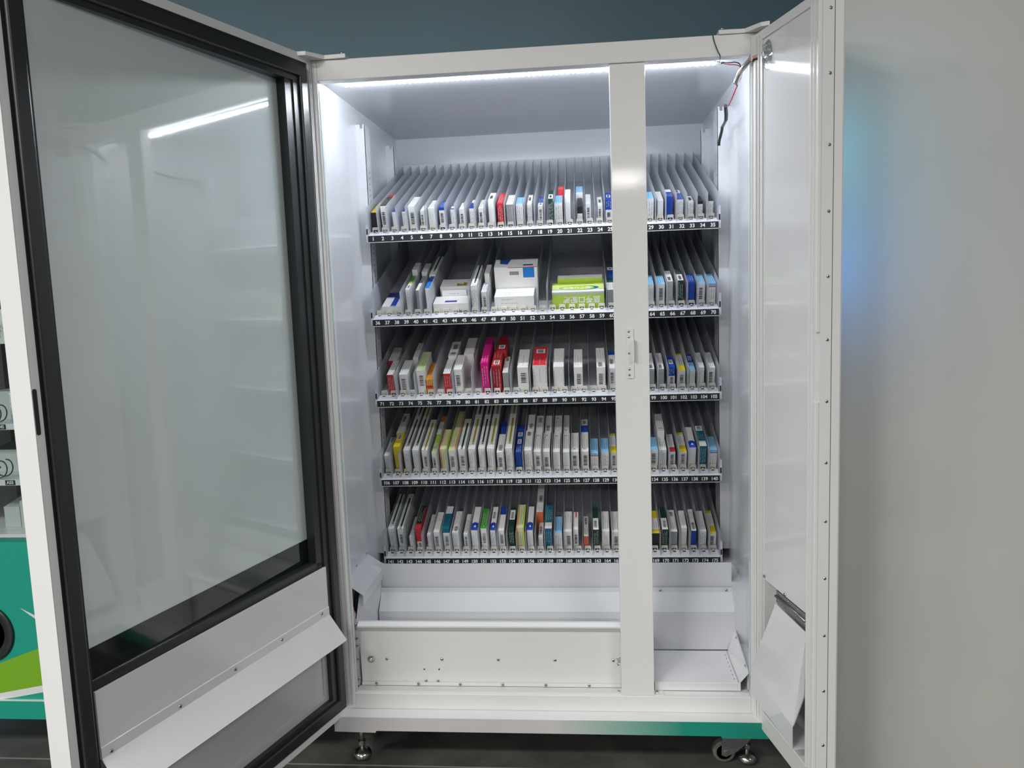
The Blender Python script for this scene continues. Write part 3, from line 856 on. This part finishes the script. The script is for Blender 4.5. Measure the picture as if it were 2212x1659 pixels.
BOXES = '''1 -510 18.6 63 10 113;Yt1;K1;dark box with yellow top
2 -479 17.9 82 10 138;Kt4 R1;Wb1;white-fronted box with black and red top
3 -446.9 14.1 62 10 49;B1;W1;slim white box with blue top
4 -415.5 14 62 10 49;B1;Wt1;thin white box with blue top
5 -392.1 21.3 77 10 116;Wt1;Wb1;wide white box with barcode
6 -359.8 12 62 10 60;W1;Wb1;low white box with barcode
7 -330.6 20.9 68 10 96;Wt1;W1;plain white box
8 -299.2 16.4 68 10 87;Bt1;B1 Wb6 B2;blue box with white barcode label
9 -264.4 15.5 62 10 37;B1 W2;Wt1;white box with blue top
10 -237.5 15.4 61 10 76;W1;Wb1;white box with barcode
11 -207.4 13.5 62 10 103;B2 W1;Wt1;white box with blue and white top
12 -178.7 15.3 61 10 102;Wt1;Wb1;white box with barcode
13 -146.3 17.5 84 10 92;Wb1;W1;tall white box with barcode on top
14 -119.8 16.9 73 10 131;Rt1;Rt1;red box with white print
15 -90.5 21 69 10 116;Wt1;gt1;grey-fronted box with white top
16 -60.7 20.8 69 10 80;Lt1;Wt1;white box with pale blue top
17 -30.6 13.6 67 10 114;Wb1;Wt1;narrow white box with barcode on top
18 2.5 14.2 61 10 105;Wl1 Bt2;Wb1;white box with blue top and label
19 33.9 13.1 81 10 105;Wb1 D1;Dt1;dark green box with white label on top
20 57.5 22.9 66 10 95;Lt1;Wt1;white box with pale blue top
+20 63.4 17.1 83 107 42;Rt1;R1;red box
21 85.4 15.7 84 10 92;Wt1;W1;tall plain white box
22 120.8 14.9 53 10 99;K1;K2 Wt3;black box with white label
+22 120.2 21.7 71 111 80;Lt1;Wb1;white box with pale blue top
23 146.5 14.9 60 10 118;Wt1;Wb1;white box with long barcode
24 181.8 13.9 53 10 105;Wb1;Wb1;slim white box with two barcodes
25 207.5 18.6 69 10 92;Bl1;Bt3 Wb4;blue box with white barcode panel
29 328.7 24.2 67 10 84;Lt1;Wt1;white box with pale blue top
30 361.1 16.4 60 10 111;Wt1;W1;plain white box
31 388.1 18.9 70 10 90;Bt2 W1;B1;deep blue box with red side
32 418.7 18 61 10 113;Bt2 Wb1;Wt1;white box with blue top
33 449.8 16.3 52 10 68;Wb1;Wt1;white box with printed front
34 478 14.5 53 10 61;K1;K1 Wt5;black box with white label
35 508.9 14.5 52 10 101;K1;Wt1;white-fronted box with black top
36-38 -472.7 62.6 28 10 123;W|B4 Nt2;W1;flat white box with blue stripe
39 -416.6 12.4 82 10 128;Wl2 M1 E2;Wt1;slim white box with green top
+39 -414.5 16.9 101 140 70;Wt1;Wb1;white box
40 -386.1 9.5 78 10 134;W1 g1;g1;thin grey-fronted box with white top
+40 -385 17.8 91 146 84;Wt1;W1;white box
41 -354 13.3 84 10 110;S1 B1;W1;white box with bright blue top
+41 -355.6 19.1 89 122 185;Wt1 W|D5;W1;long white box with dark green stripe
42-45 -285.9 110.6 31 10 64;Wt1;W2 Wb1;wide white box with violet print
+42-45 -282 78.5 48 76 14;W1;Wt1;low white box with small print
+42-45 -283.5 90.5 56 92 75;Wt1;Wt1;wide white box with gold print
46 -209.1 18.1 87 10 193;Wt1 W|D7;Wt1;long white box with dark green stripe
47 -179.6 15.9 65 10 82;Wt1;Wb1;white box with barcode
+47 -175.8 15.3 95 94 88;Wt1;W1;white box
48-52 -87.2 121.9 47 10 72;Wt1;Wt1;large white box with grey print
+48-52 -83.5 134.5 116 84 78;Wt1;W3;tall white carton with blue square and red line
54-59 109.1 158.3 55 10 81;Z1;Z1;lime green and white box with white characters
+54-59 115.7 139.7 69 93 30;Wt1;M1;white box with black characters on top
60 208.8 21.2 58 10 86;Wt3 E1;g1;white box with green band
+60 211.2 16.4 72 98 79;B2 Wl1;B1;blue box with white label
64 326.6 21 70 10 81;Lt1;Wt1;white box with pale blue top
65 358.8 22.7 71 10 74;Lt1;Wb1;white box with pale blue top and barcode
66 386.1 16.5 78 10 95;Wb1 Wt1;G1;white-topped box with plain pale grey front
67 417.2 16.5 80 10 107;Wb1 Dt1;Dt1;dark green box with white barcode label
68 449.8 19 72 10 82;Bt1;B1;deep blue box
69 478.9 21.6 68 10 81;Lt1;Wb1;white box with pale blue top and barcode
70 509.6 22.4 67 10 84;Lt1;L1 R0.3 Wt6;white box with pale blue top and red line
72 -486.4 19.6 71 10 106;Wt1;Rt1;red-fronted box with white top
+72 -501.6 26.2 69 118 104;Wt1;R1;red-fronted box with white top
73 -443.9 27 71 10 105;Wt1;Wb1;broad white box with barcode
+74 -423.1 17.4 78 117 117;Wt1;W1;white box
75 -389.3 25.9 82 10 141;At1;Wb1;white box with pale green top
76 -364.1 20.5 50 10 124;O1;Ot2 R1 Ot2;orange box with red band
78 -306.1 22.2 70 10 103;Wt1;Rt1;red-fronted box with white top
+78 -300.4 28.6 82 115 112;J1 Wb2;W1;white box with round blue mark on top
79 -270.2 24.8 83 10 108;Wt1;Wb1;white box with barcode and printed side
+80 -248.5 31.5 84 120 131;Wt1;W1;tall white box
82 -185.3 23.7 104 10 194;Pt1 P2;Pt1;magenta pink box
83 -149.5 28.2 92 10 104;Rl1 Rt1;Ct1;red box with white barcode label on top
+83 -141.2 30.5 96 116 110;Cl1 C1;R1;dark red box with white label
84 -122.5 16.5 68 10 116;Wt2 Wb1;g1;slim box with grey front
86 -67.2 33.5 84 10 135;Wt1;Wb1;large white box with bold barcode
87-88 -14.8 43.2 91 10 136;Rt2 Rl2;Wt1;white-fronted box with red top
90 43.5 32.4 83 10 137;Wt1;Wt1;wide white box with faint print
92 103.6 26.8 80 10 133;Wt1;Wb1;white box with barcode and blue edge
94 173.6 26.2 78 10 143;Wb1 Wt2;Wb1;white box with barcode
95 208.1 19.6 74 10 128;Wb3 B1;Wb1;white box with blue top end
99 325.8 19.4 68 10 115;Wb1 Wt2;Gt1;white box partly hidden by the post
100 355.4 18.6 67 10 115;Wb1 Wt2;Gt1;white box with grey front
101 388 19.3 70 10 84;Bl1;Bt2 Wb3;blue box with white barcode panel
102 417.5 22.9 60 10 121;Y3 Wt5 Y1;Wb1;white and yellow box
103 450.6 15.8 59 10 116;Lt1 Bl1;Wt1;white box with blue hanging top
104 476.6 17.5 68 10 108;Wt1;Wt1;white box with small print
105 507.2 21 67 10 110;Wt1;Wb1;white box with barcode
106 -512 15.5 65 10 114;Wt2 Wb1;Wt1;narrow white box with barcode on top
107 -476.3 20 97 10 88;Y1 Yl2;Yt1;bright yellow box with white barcode label
+107 -484.4 19.1 94 100 133;Wt1 Wb1;W1;white box
108 -445.8 19.4 84 10 198;Wt1 W|D6;Wt1;long white box with dark green stripe
109 -417.2 19.4 84 10 198;Wt1 W|D6;Wt1;long white box with dark green stripe
110 -387.5 19 84 10 194;W|V8 Wt1;Wb1;long white box with gold stripe
111 -357.9 15.4 73 10 116;At1 M1;Wb1;white box with lime green top
+111 -360.4 15 71 128 124;Wt2 Q1;W1;white box with brown end
112 -328.1 20.9 85 10 124;X1;X1;cream box with orange and lime stripes
113 -299.5 22.8 80 10 131;x1;Wb1;cream-topped box with barcode front
+113 -298.5 20.7 80 143 122;x1;I1;cream box with orange stripe
114 -269.6 21.6 84 10 194;W|D6 Wt1;Wb1;long white box with dark green stripe
115 -237 21.9 85 10 193;Wt1 W|V6;Wt1;long white box with gold stripe
116 -205.9 19.6 85 10 191;Wt1 W|D6;Wt1;long white box with dark green stripe
117 -177.2 22.3 85 10 195;Wt1 W|V6;Wt1;long white box with gold stripe
118 -147.7 21.3 71 10 111;Wb1 W1;Wb1;white box with barcodes on front and top
+118 -148.1 15.3 73 123 77;B1;B1;blue box
119 -120 21.1 85 10 194;Wt1 W|V6;Wt1;long white box with gold stripe
120 -90.1 18.4 68 10 90;Bt1 Bl1;B1;deep blue box with white label on top
+120 -90.4 22.8 68 102 80;Bl1 B1;B1;deep blue box
121 -59.8 22.9 76 10 122;Wt2 Wb1;Wt1;white box with bold print on top
+121 -57.5 21.1 76 134 105;Wb1 W1;W1;white box
122 -30.6 22.9 70 10 118;Wtm1;Wb1;white box with barcode and small blue mark
+122 -29.8 22.9 70 130 111;W1 Wb1;W1;white box
123 -2.4 21.4 70 10 118;Wtm1;Wb1;white box with barcode and small blue mark
+123 -0.2 21 69 130 112;Wb1 W1;W1;white box
124 29.3 22 69 10 115;Wtm1;W1;white box with plain front and small blue mark
+124 31.4 22.9 69 127 115;Wtm1;W1;white box
125 59.6 21.3 67 10 119;Wtm1;W1;white box with plain front and small blue mark
+125 58.8 19 66 131 117;Wtm1;W1;white box
126 87.5 22.8 68 10 116;Wtm1;Wb1;white box with barcode and small blue mark
127 118.2 22.7 68 10 119;Wtm1;Wb1;white box with barcode and small blue mark
+127 117.7 20.8 68 131 82;B1 Wl1;B1;blue box with white label
128 147.9 22.7 61 10 90;Lt1;L1 R0.3 Wt6;white box with pale blue top and red line
129 180.1 23.5 64 10 85;Lt1;Wt1;white box with pale blue top
130 206.8 17.2 61 10 119;Y3 Wt5 Y1;Wb1;white and yellow box
134 329.6 26.9 70 10 76;L1 Lt1;Wb1;white box with pale blue top
135 358.2 21.5 69 10 63;Wt1;Wt1;white box with grey print
+135 357 21.8 99 75 110;Wtm1;W1;tall white box
136 386.5 18.8 62 10 107;R1 Wt3;Wb1;white box with red front edge on top
137 419.5 22.2 60 10 120;Y3 Wt5 Y1;Wb1;white and yellow box
138 448.2 20.3 76 10 125;H1 W2;W1;white box with rounded blue patch
139 479.9 20.3 81 10 123;Wt1 Tt2 Wb1;Tt1;teal blue box
140 510.9 22.9 66 10 81;Lt1;L1 R0.3 Wt6;white box with pale blue top and red line
141 -508.9 18.4 87 10 194;Wt1 W|D7;Wt1;long white box with dark green stripe
142 -478.9 19.3 86 10 195;W|D7 Wt1;Wb1;long white box with dark green stripe
143 -446.1 13.9 54 10 108;W1;W1;thin plain white box
144 -420.7 17.4 88 10 122;R1 Kt4;R3 Wb2;red-fronted box with black top
145 -387.4 12.8 62 10 108;Wt1;Wt1;slim white box with printed top
146 -362.2 19.8 72 10 107;W1 Wt1;Wb1;broad white box with barcode
147 -331.2 21 86 10 120;T2 Wt1;T1 Wb4;white box with teal blue top
148 -301.6 20.7 70 10 114;Wb1 Wt2;Wt1;white box with printed top
149 -268.7 13.6 62 10 109;Wt1;Wb1;thin white box with barcode front
150 -239.8 20.3 78 10 127;H1 W2;W1;white box with rounded blue patch
151 -209.5 19 85 10 107;Et1;Wb1;white box with bright green top
152 -180.7 16.2 77 10 127;H1 Wb2;Wt1;white box with rounded blue patch
153 -153.7 18.7 76 10 128;W2 B1;Wb1;white box with blue top end
154 -121.5 16.4 80 10 120;D1 Wb1 D0.3;Dt1;dark green box with white barcode label
155 -92.2 23.3 86 10 125;X1;X1;cream box with orange and lime stripes
156 -62.4 18.1 77 10 127;H1 W2;W1;white box with rounded blue patch
157 -28.7 14 49 10 77;Wb1;Wt1;short white box with barcode on top
+157 -33.3 20.9 89 89 157;Wt1 Wb1 Wt1;Q1;orange-fronted box with white top
158 -3 21.2 83 10 126;Wt1 Tt3;Tt1;teal blue box
159 27.6 23.1 66 10 85;Lt1;Wt1;white box with pale blue top
160 58.3 24.4 70 10 107;W1 Wt2;Wb1;white box with barcode
161 83.5 14.7 78 10 93;W2 W|R1;Wb1;slim white box with red print
162 115.2 14.8 52 10 104;Wt1 Wb1;Q1;orange-fronted box with white top
163 146.4 17.2 77 10 120;Wb1 D1;Dt1;dark green box with white barcode label
164 177.3 22.4 70 10 106;Wt1;W1;white box with finely printed top
165 207.6 22.9 67 10 109;Wt1;Wb1;white box with finely printed top and barcode
169 330 27.8 61 10 119;Y1 Wt3 Y2;K1;dark-fronted box with yellow and white top
170 361.4 17.1 76 10 118;Wb1 D1;Dt1;dark green box with white barcode label
171 389.2 19.8 67 10 114;Wt2 Wb1;gt1;grey-fronted box with white top
172 419.1 17.4 81 10 91;Wt1;W1;plain white box with yellow edge
173 449.8 15.2 70 10 113;Wb1 Wt1;B1;blue-fronted box with white top
174 477.2 21.5 67 10 107;Wt1 W1;Wt1;white box with small print
175 507.2 22.3 59 10 120;Y3 Wt5 Y1;Wb1;white and yellow box
+108 -445.8 19.4 84 210 178;Wt1 W|D6;W1;long white box with dark green stripe
+109 -417.2 19.4 84 210 178;W|V8 Wt1;W1;long white box with gold stripe
+115 -237 21.9 85 205 173;Wt1 W|D6;W1;long white box with dark green stripe
+116 -205.9 19.6 85 203 171;Wt1 W|D6;W1;long white box with dark green stripe
+117 -177.2 22.3 85 207 175;Wt1 W|V6;W1;long white box with gold stripe
+119 -120 21.1 85 205 173;Wt1 W|V6;W1;long white box with gold stripe'''
def make_labels(lines):
    rows = []
    for L in lines:
        pos, _, _, look = L.split(';'); ln = pos.split()[0]
        rows.append((L, ln[0] == '+', ln.strip('+'), (int(ln.strip('+').split('-')[0]) - 1) // 35 + 1, look))
    short = lambda s: ' '.join(s.split()[:s.split().index('box') + 1]) if 'box' in s.split() else s.split(' with ')[0]
    front = [r for r in rows if not r[1]]
    out = {}; count = {}
    for r in front: count[r[4]] = count.get(r[4], 0) + 1
    seen = set()
    for i, (L, beh, ln, k, look) in enumerate(rows):
        where = f'in lane {ln}' if '-' not in ln else 'across lanes %s to %s' % tuple(ln.split('-'))
        if beh:
            fl = [r for r in front if r[2] == ln or r[2].split('-')[0] == str(int(ln.split('-')[0]) - 1)][-1][4]
            c = [f'{look} behind the {fl} {where}', f'{look} behind the {short(fl)} {where}, {ORD[k]} shelf', f'{look} behind the {short(fl)} {where}',
                 f'{short(look)} behind the {short(fl)} {where}']
        else:
            p = [r for r in front if r[3] == k]; q = p.index((L, beh, ln, k, look))
            a = p[q - 1][4] if q else None; z = p[q + 1][4] if q + 1 < len(p) else None
            c = [f'{look} {where} of the {ORD[k]} shelf'] if count[look] == 1 else []
            if a is None or z is None:
                c.append(f'{look} {where} at the end of the {ORD[k]} shelf')
            elif short(a) != 'white box' or short(z) != 'white box':
                c += [f'{look} {where}, between {short(a)} and {short(z)}', f'{look} {where} beside the {a}', f'{look} {where} beside the {z}']
            c += [f'{look} {where} beside the {s_}' for s_ in (a, z) if s_]
            c.append(f'{look} {where} of the {ORD[k]} shelf'); c.append(f'{look} {where}, {ORD[k]} shelf')
        ok = [s for s in c if len(s.replace(',', ' ').split()) <= 16]
        key = lambda s: ' '.join(w for w in s.replace(',', '').split() if not w.isdigit())
        s = next((s for s in ok if key(s) not in seen), ok[-1])
        seen.add(key(s)); out[L] = s
    return out
LABELS = make_labels(BOXES.strip().split('\n'))
for L in BOXES.strip().split('\n'):
    medicine_box(L)

# ------------------------------------------------------------------ the machine next to it
NM = thing('vending_machine', 'neighbouring teal vending machine with coil shelves behind the open glass door', 'vending machine')
X0, X1 = -1.86, -.66
b = MB()
b.box(X0, X0 + .03, 0, 1.0, .2, 1.88, WHITE); b.box(X1 - .03, X1, 0, 1.0, .2, 1.88, WHITE)
b.box(X0, X1, .98, 1.0, .2, 1.88, WHITE); b.box(X0, X1, 0, 1.0, 1.85, 1.88, WHITE)
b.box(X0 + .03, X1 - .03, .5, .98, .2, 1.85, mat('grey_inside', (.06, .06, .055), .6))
b.obj('cabinet_shell', NM)
b = MB()
b.box(X0, X1, -.04, 0, .2, .655, TEAL)
FPn = b.obj('lower_front', NM)
b = MB()
SW = mat('swoosh_green', srgb(118, 170, 36), .4); SWW = mat('swoosh_white', (.68, .70, .68), .4)
def arc(f0, f1, m, e, x0=X0, x1=X1):
    n = 24; xs = [x0 + (x1 - x0) * i / n for i in range(n + 1)]
    for a, c in zip(xs, xs[1:]):
        b.face([(a, -.0404 - e, f0(a)), (c, -.0404 - e, f0(c)), (c, -.0404 - e, f1(c)), (a, -.0404 - e, f1(a))], m)
hi = lambda x: .303 + (x + 1.53) * .38 - (x + 1.53) ** 2 * .12
lo = lambda x: .218 + (x + 1.53) * .19
arc(lambda x: max(.2, lo(x)), lambda x: max(.2, hi(x)), SW, 0, X0 + .1)
arc(lambda x: max(.2, lo(x) - .020), lambda x: max(.2, lo(x)), SWW, .0002, X0 + .1)
b.face([(-1.4430, -.0406, .468), (-1.36, -.0406, .425), (-1.36, -.0406, .405)], SWW)
b.obj('film_stripe', FPn, fix=False)
b = MB()
b.lathe((-1.552, -.041, .395), [(.0605, 0), (.0605, -.006), (.082, -.006), (.085, -.003), (.085, 0)], GASK, 'y', 48)
b.obj('ring_bezel', FPn)
b = MB(); b.box(X0, X1, -.046, .96, .145, .2, TEAL); b.box(X0, X1, -.047, -.04, .1985, .2008, SWW); b.obj('base_plinth', NM)
for x in (X0 + .08, X1 - .08):
    for y in (.06, .9):
        b = MB(); b.lathe((x, y, 0), [(.025, 0), (.025, .012), (.007, .02), (.007, .146)], CHROME, 'z', 16); b.obj('levelling_foot', NM)
for z, tx in ((1.2000, 'A35'), (.957, 'A45'), (.796, 'A55'), (.636, 'A65')):
    b = MB(); b.box(X0 + .03, X1 - .03, .07, .5, z - .003, z + .001, LANE); b.box(X0 + .03, X1 - .03, .066, .07, z - .009, z + .008, LANE)
    sh = b.obj('coil_shelf', NM)
    if tx == 'A65':
        continue
    b = MB()
    xt = {'A35': -1.60, 'A45': -1.522, 'A55': -1.512}[tx]
    b.box(xt - .015, xt + .015, .0652, .066, z - .0075, z + .0065, STRIP)
    tg = b.obj('shelf_tag', sh)
    me = text_mesh(tx, .0125, .0003); me.transform(Matrix.Translation((xt, .0649, z - .0005)) @ Matrix.Rotation(PI / 2, 4, 'X'))
    me.materials.clear(); me.materials.append(NUMW)
    o = bpy.data.objects.new('tag_print', me); COL.objects.link(o); o.parent = tg
    for x0 in (-1.713, -1.568, -1.423, -1.278, -1.133, -.988, -.843):
        b = MB(); P = []
        for i in range(25):
            t = i / 24 * 2.2 * 2 * PI; P.append((x0 + .022 * math.cos(t + .4), .08 + .024 * t / (2 * PI), z + .030 + .024 * math.sin(t + .4)))
        b.tube(P, .0019, mat('dark_wire', (.05, .05, .05), .35, metal=.5), 6); b.obj('coil', sh)
b = MB(); b.box(X0 + .035, X1 - .035, .02, .024, .665, 1.845, WINDOW); b.obj('window_pane', NM)

def stock(x0, x1, y0, y1, z, h, look, cf, ct, sl=0):
    b = MB(); rnd = random.Random(int(x0 * -1000))
    W, D = x1 - x0, y1 - y0
    for q in ([(-W / 2, 0, 0), (-W / 2, 0, h), (-W / 2, D, h + sl), (-W / 2, D, 0)], [(W / 2, 0, 0), (W / 2, D, 0), (W / 2, D, h + sl), (W / 2, 0, h)],
              [(-W / 2, D, 0), (-W / 2, D, h + sl), (W / 2, D, h + sl), (W / 2, D, 0)], [(-W / 2, 0, 0), (-W / 2, D, 0), (W / 2, D, 0), (W / 2, 0, 0)]):
        b.face(q, cm('W'))
    face_decor(b, lambda u, v, e: (-W / 2 + u, v, h + sl * v / D + e), W, D, ct, rnd)
    face_decor(b, lambda u, v, e: (-W / 2 + u, -e, h - v), W, h, cf, rnd)
    o = b.obj('medicine_box', None, fix=False); o.location = ((x0 + x1) / 2, y0, z)
    tag(o, look, 'medicine box', 'medicine boxes in the neighbouring machine')
stock(-1.566, -1.556 + .03, .16, .24, 1.2015, .085, 'white box with small print on the upper coil shelf of the neighbouring machine', 'Wt1', 'W1')
stock(-1.640, -1.555, .19, .27, .9585, .085, 'pale grey packet on the coil shelf above tag A45', 'G1', 'G1')
stock(-1.552, -1.52, .15, .21, .9585, .085, 'white box with blue edge above tag A45', 'Wt3 L1', 'B1')
stock(-1.662, -1.552, .2, .28, .7975, .068, 'pale grey box with dark green top above tag A55', 'G1', 'Dt1', .012)
stock(-1.615, -1.566, .16, .24, .6375, .062, 'pale grey box at the bottom of the teal machine window', 'G1', 'G1', .014)
stock(-1.555, -1.52, .15, .23, .6375, .082, 'upright white box in the teal machine window beside the lowest coil', 'G1', 'W1')

# ------------------------------------------------------------------ light
def area(name, loc, rot, sx, sy, power, col=(1, 1, 1)):
    l = bpy.data.lights.new(name, 'AREA'); l.shape = 'RECTANGLE'; l.size = sx; l.size_y = sy; l.energy = power; l.color = col
    o = bpy.data.objects.new(name, l); COL.objects.link(o); o.location = loc; o.rotation_euler = rot
    return o
WARM = (1.0, .98, .95)
area('ceiling_lamp', (-3.4, -6.6, 2.98), (0, 0, 0), 1.2, .6, LAMP * 2.6, WARM)
area('ceiling_lamp', (-1.4, -6.9, 2.98), (0, 0, 0), 1.2, .6, LAMP * 1.6, WARM)
area('ceiling_lamp', (.70, -10.4, 2.85), (0, 0, 0), .7, .6, LAMP * 2.0, WARM)
area('ceiling_lamp', (-1.6, -2.9, 2.98), (0, 0, 0), 1.2, .3, LAMP * .9, WARM)
area('ceiling_lamp', (-3.6, -3.2, 2.98), (0, 0, 0), 1.2, .3, LAMP * .9, WARM)
area('ceiling_lamp', (2.1, -3.0, 2.98), (0, 0, 0), 1.2, .5, LAMP * .65, WARM)
w = bpy.data.worlds.new('shop_ambient'); SC.world = w; w.use_nodes = True
w.node_tree.nodes['Background'].inputs[0].default_value = (.95, .98, 1, 1)
w.node_tree.nodes['Background'].inputs[1].default_value = AMB

# ------------------------------------------------------------------ camera
cam = bpy.data.cameras.new('camera'); co = bpy.data.objects.new('camera', cam); COL.objects.link(co); SC.camera = co
cam.sensor_fit = 'HORIZONTAL'; cam.sensor_width = 36; cam.lens = 1743.456 * 36 / 2212; cam.clip_start = .02
r = Vector((0.9953516892512211, 0.0895412172485891, -0.035459626596760586))
d = Vector((-0.024458033404852367, -0.12110194316823461, -0.992338714332382))
f = Vector((-0.09314944608910913, 0.9885932883519485, -0.11834902162153058))
co.matrix_world = Matrix(((r.x, -d.x, -f.x, 0.13144583), (r.y, -d.y, -f.y, -2.0451296), (r.z, -d.z, -f.z, 1.29576849), (0, 0, 0, 1)))

SC.view_settings.view_transform = 'Standard'; SC.view_settings.look = 'None'
SC.view_settings.gamma = 1; SC.view_settings.use_curve_mapping = False
SC.view_settings.exposure = EXPO
SC.cycles.use_denoising = True
SC.cycles.max_bounces = 8; SC.cycles.diffuse_bounces = 4; SC.cycles.glossy_bounces = 3; SC.cycles.transparent_max_bounces = 24
SC.cycles.caustics_reflective = False; SC.cycles.caustics_refractive = False
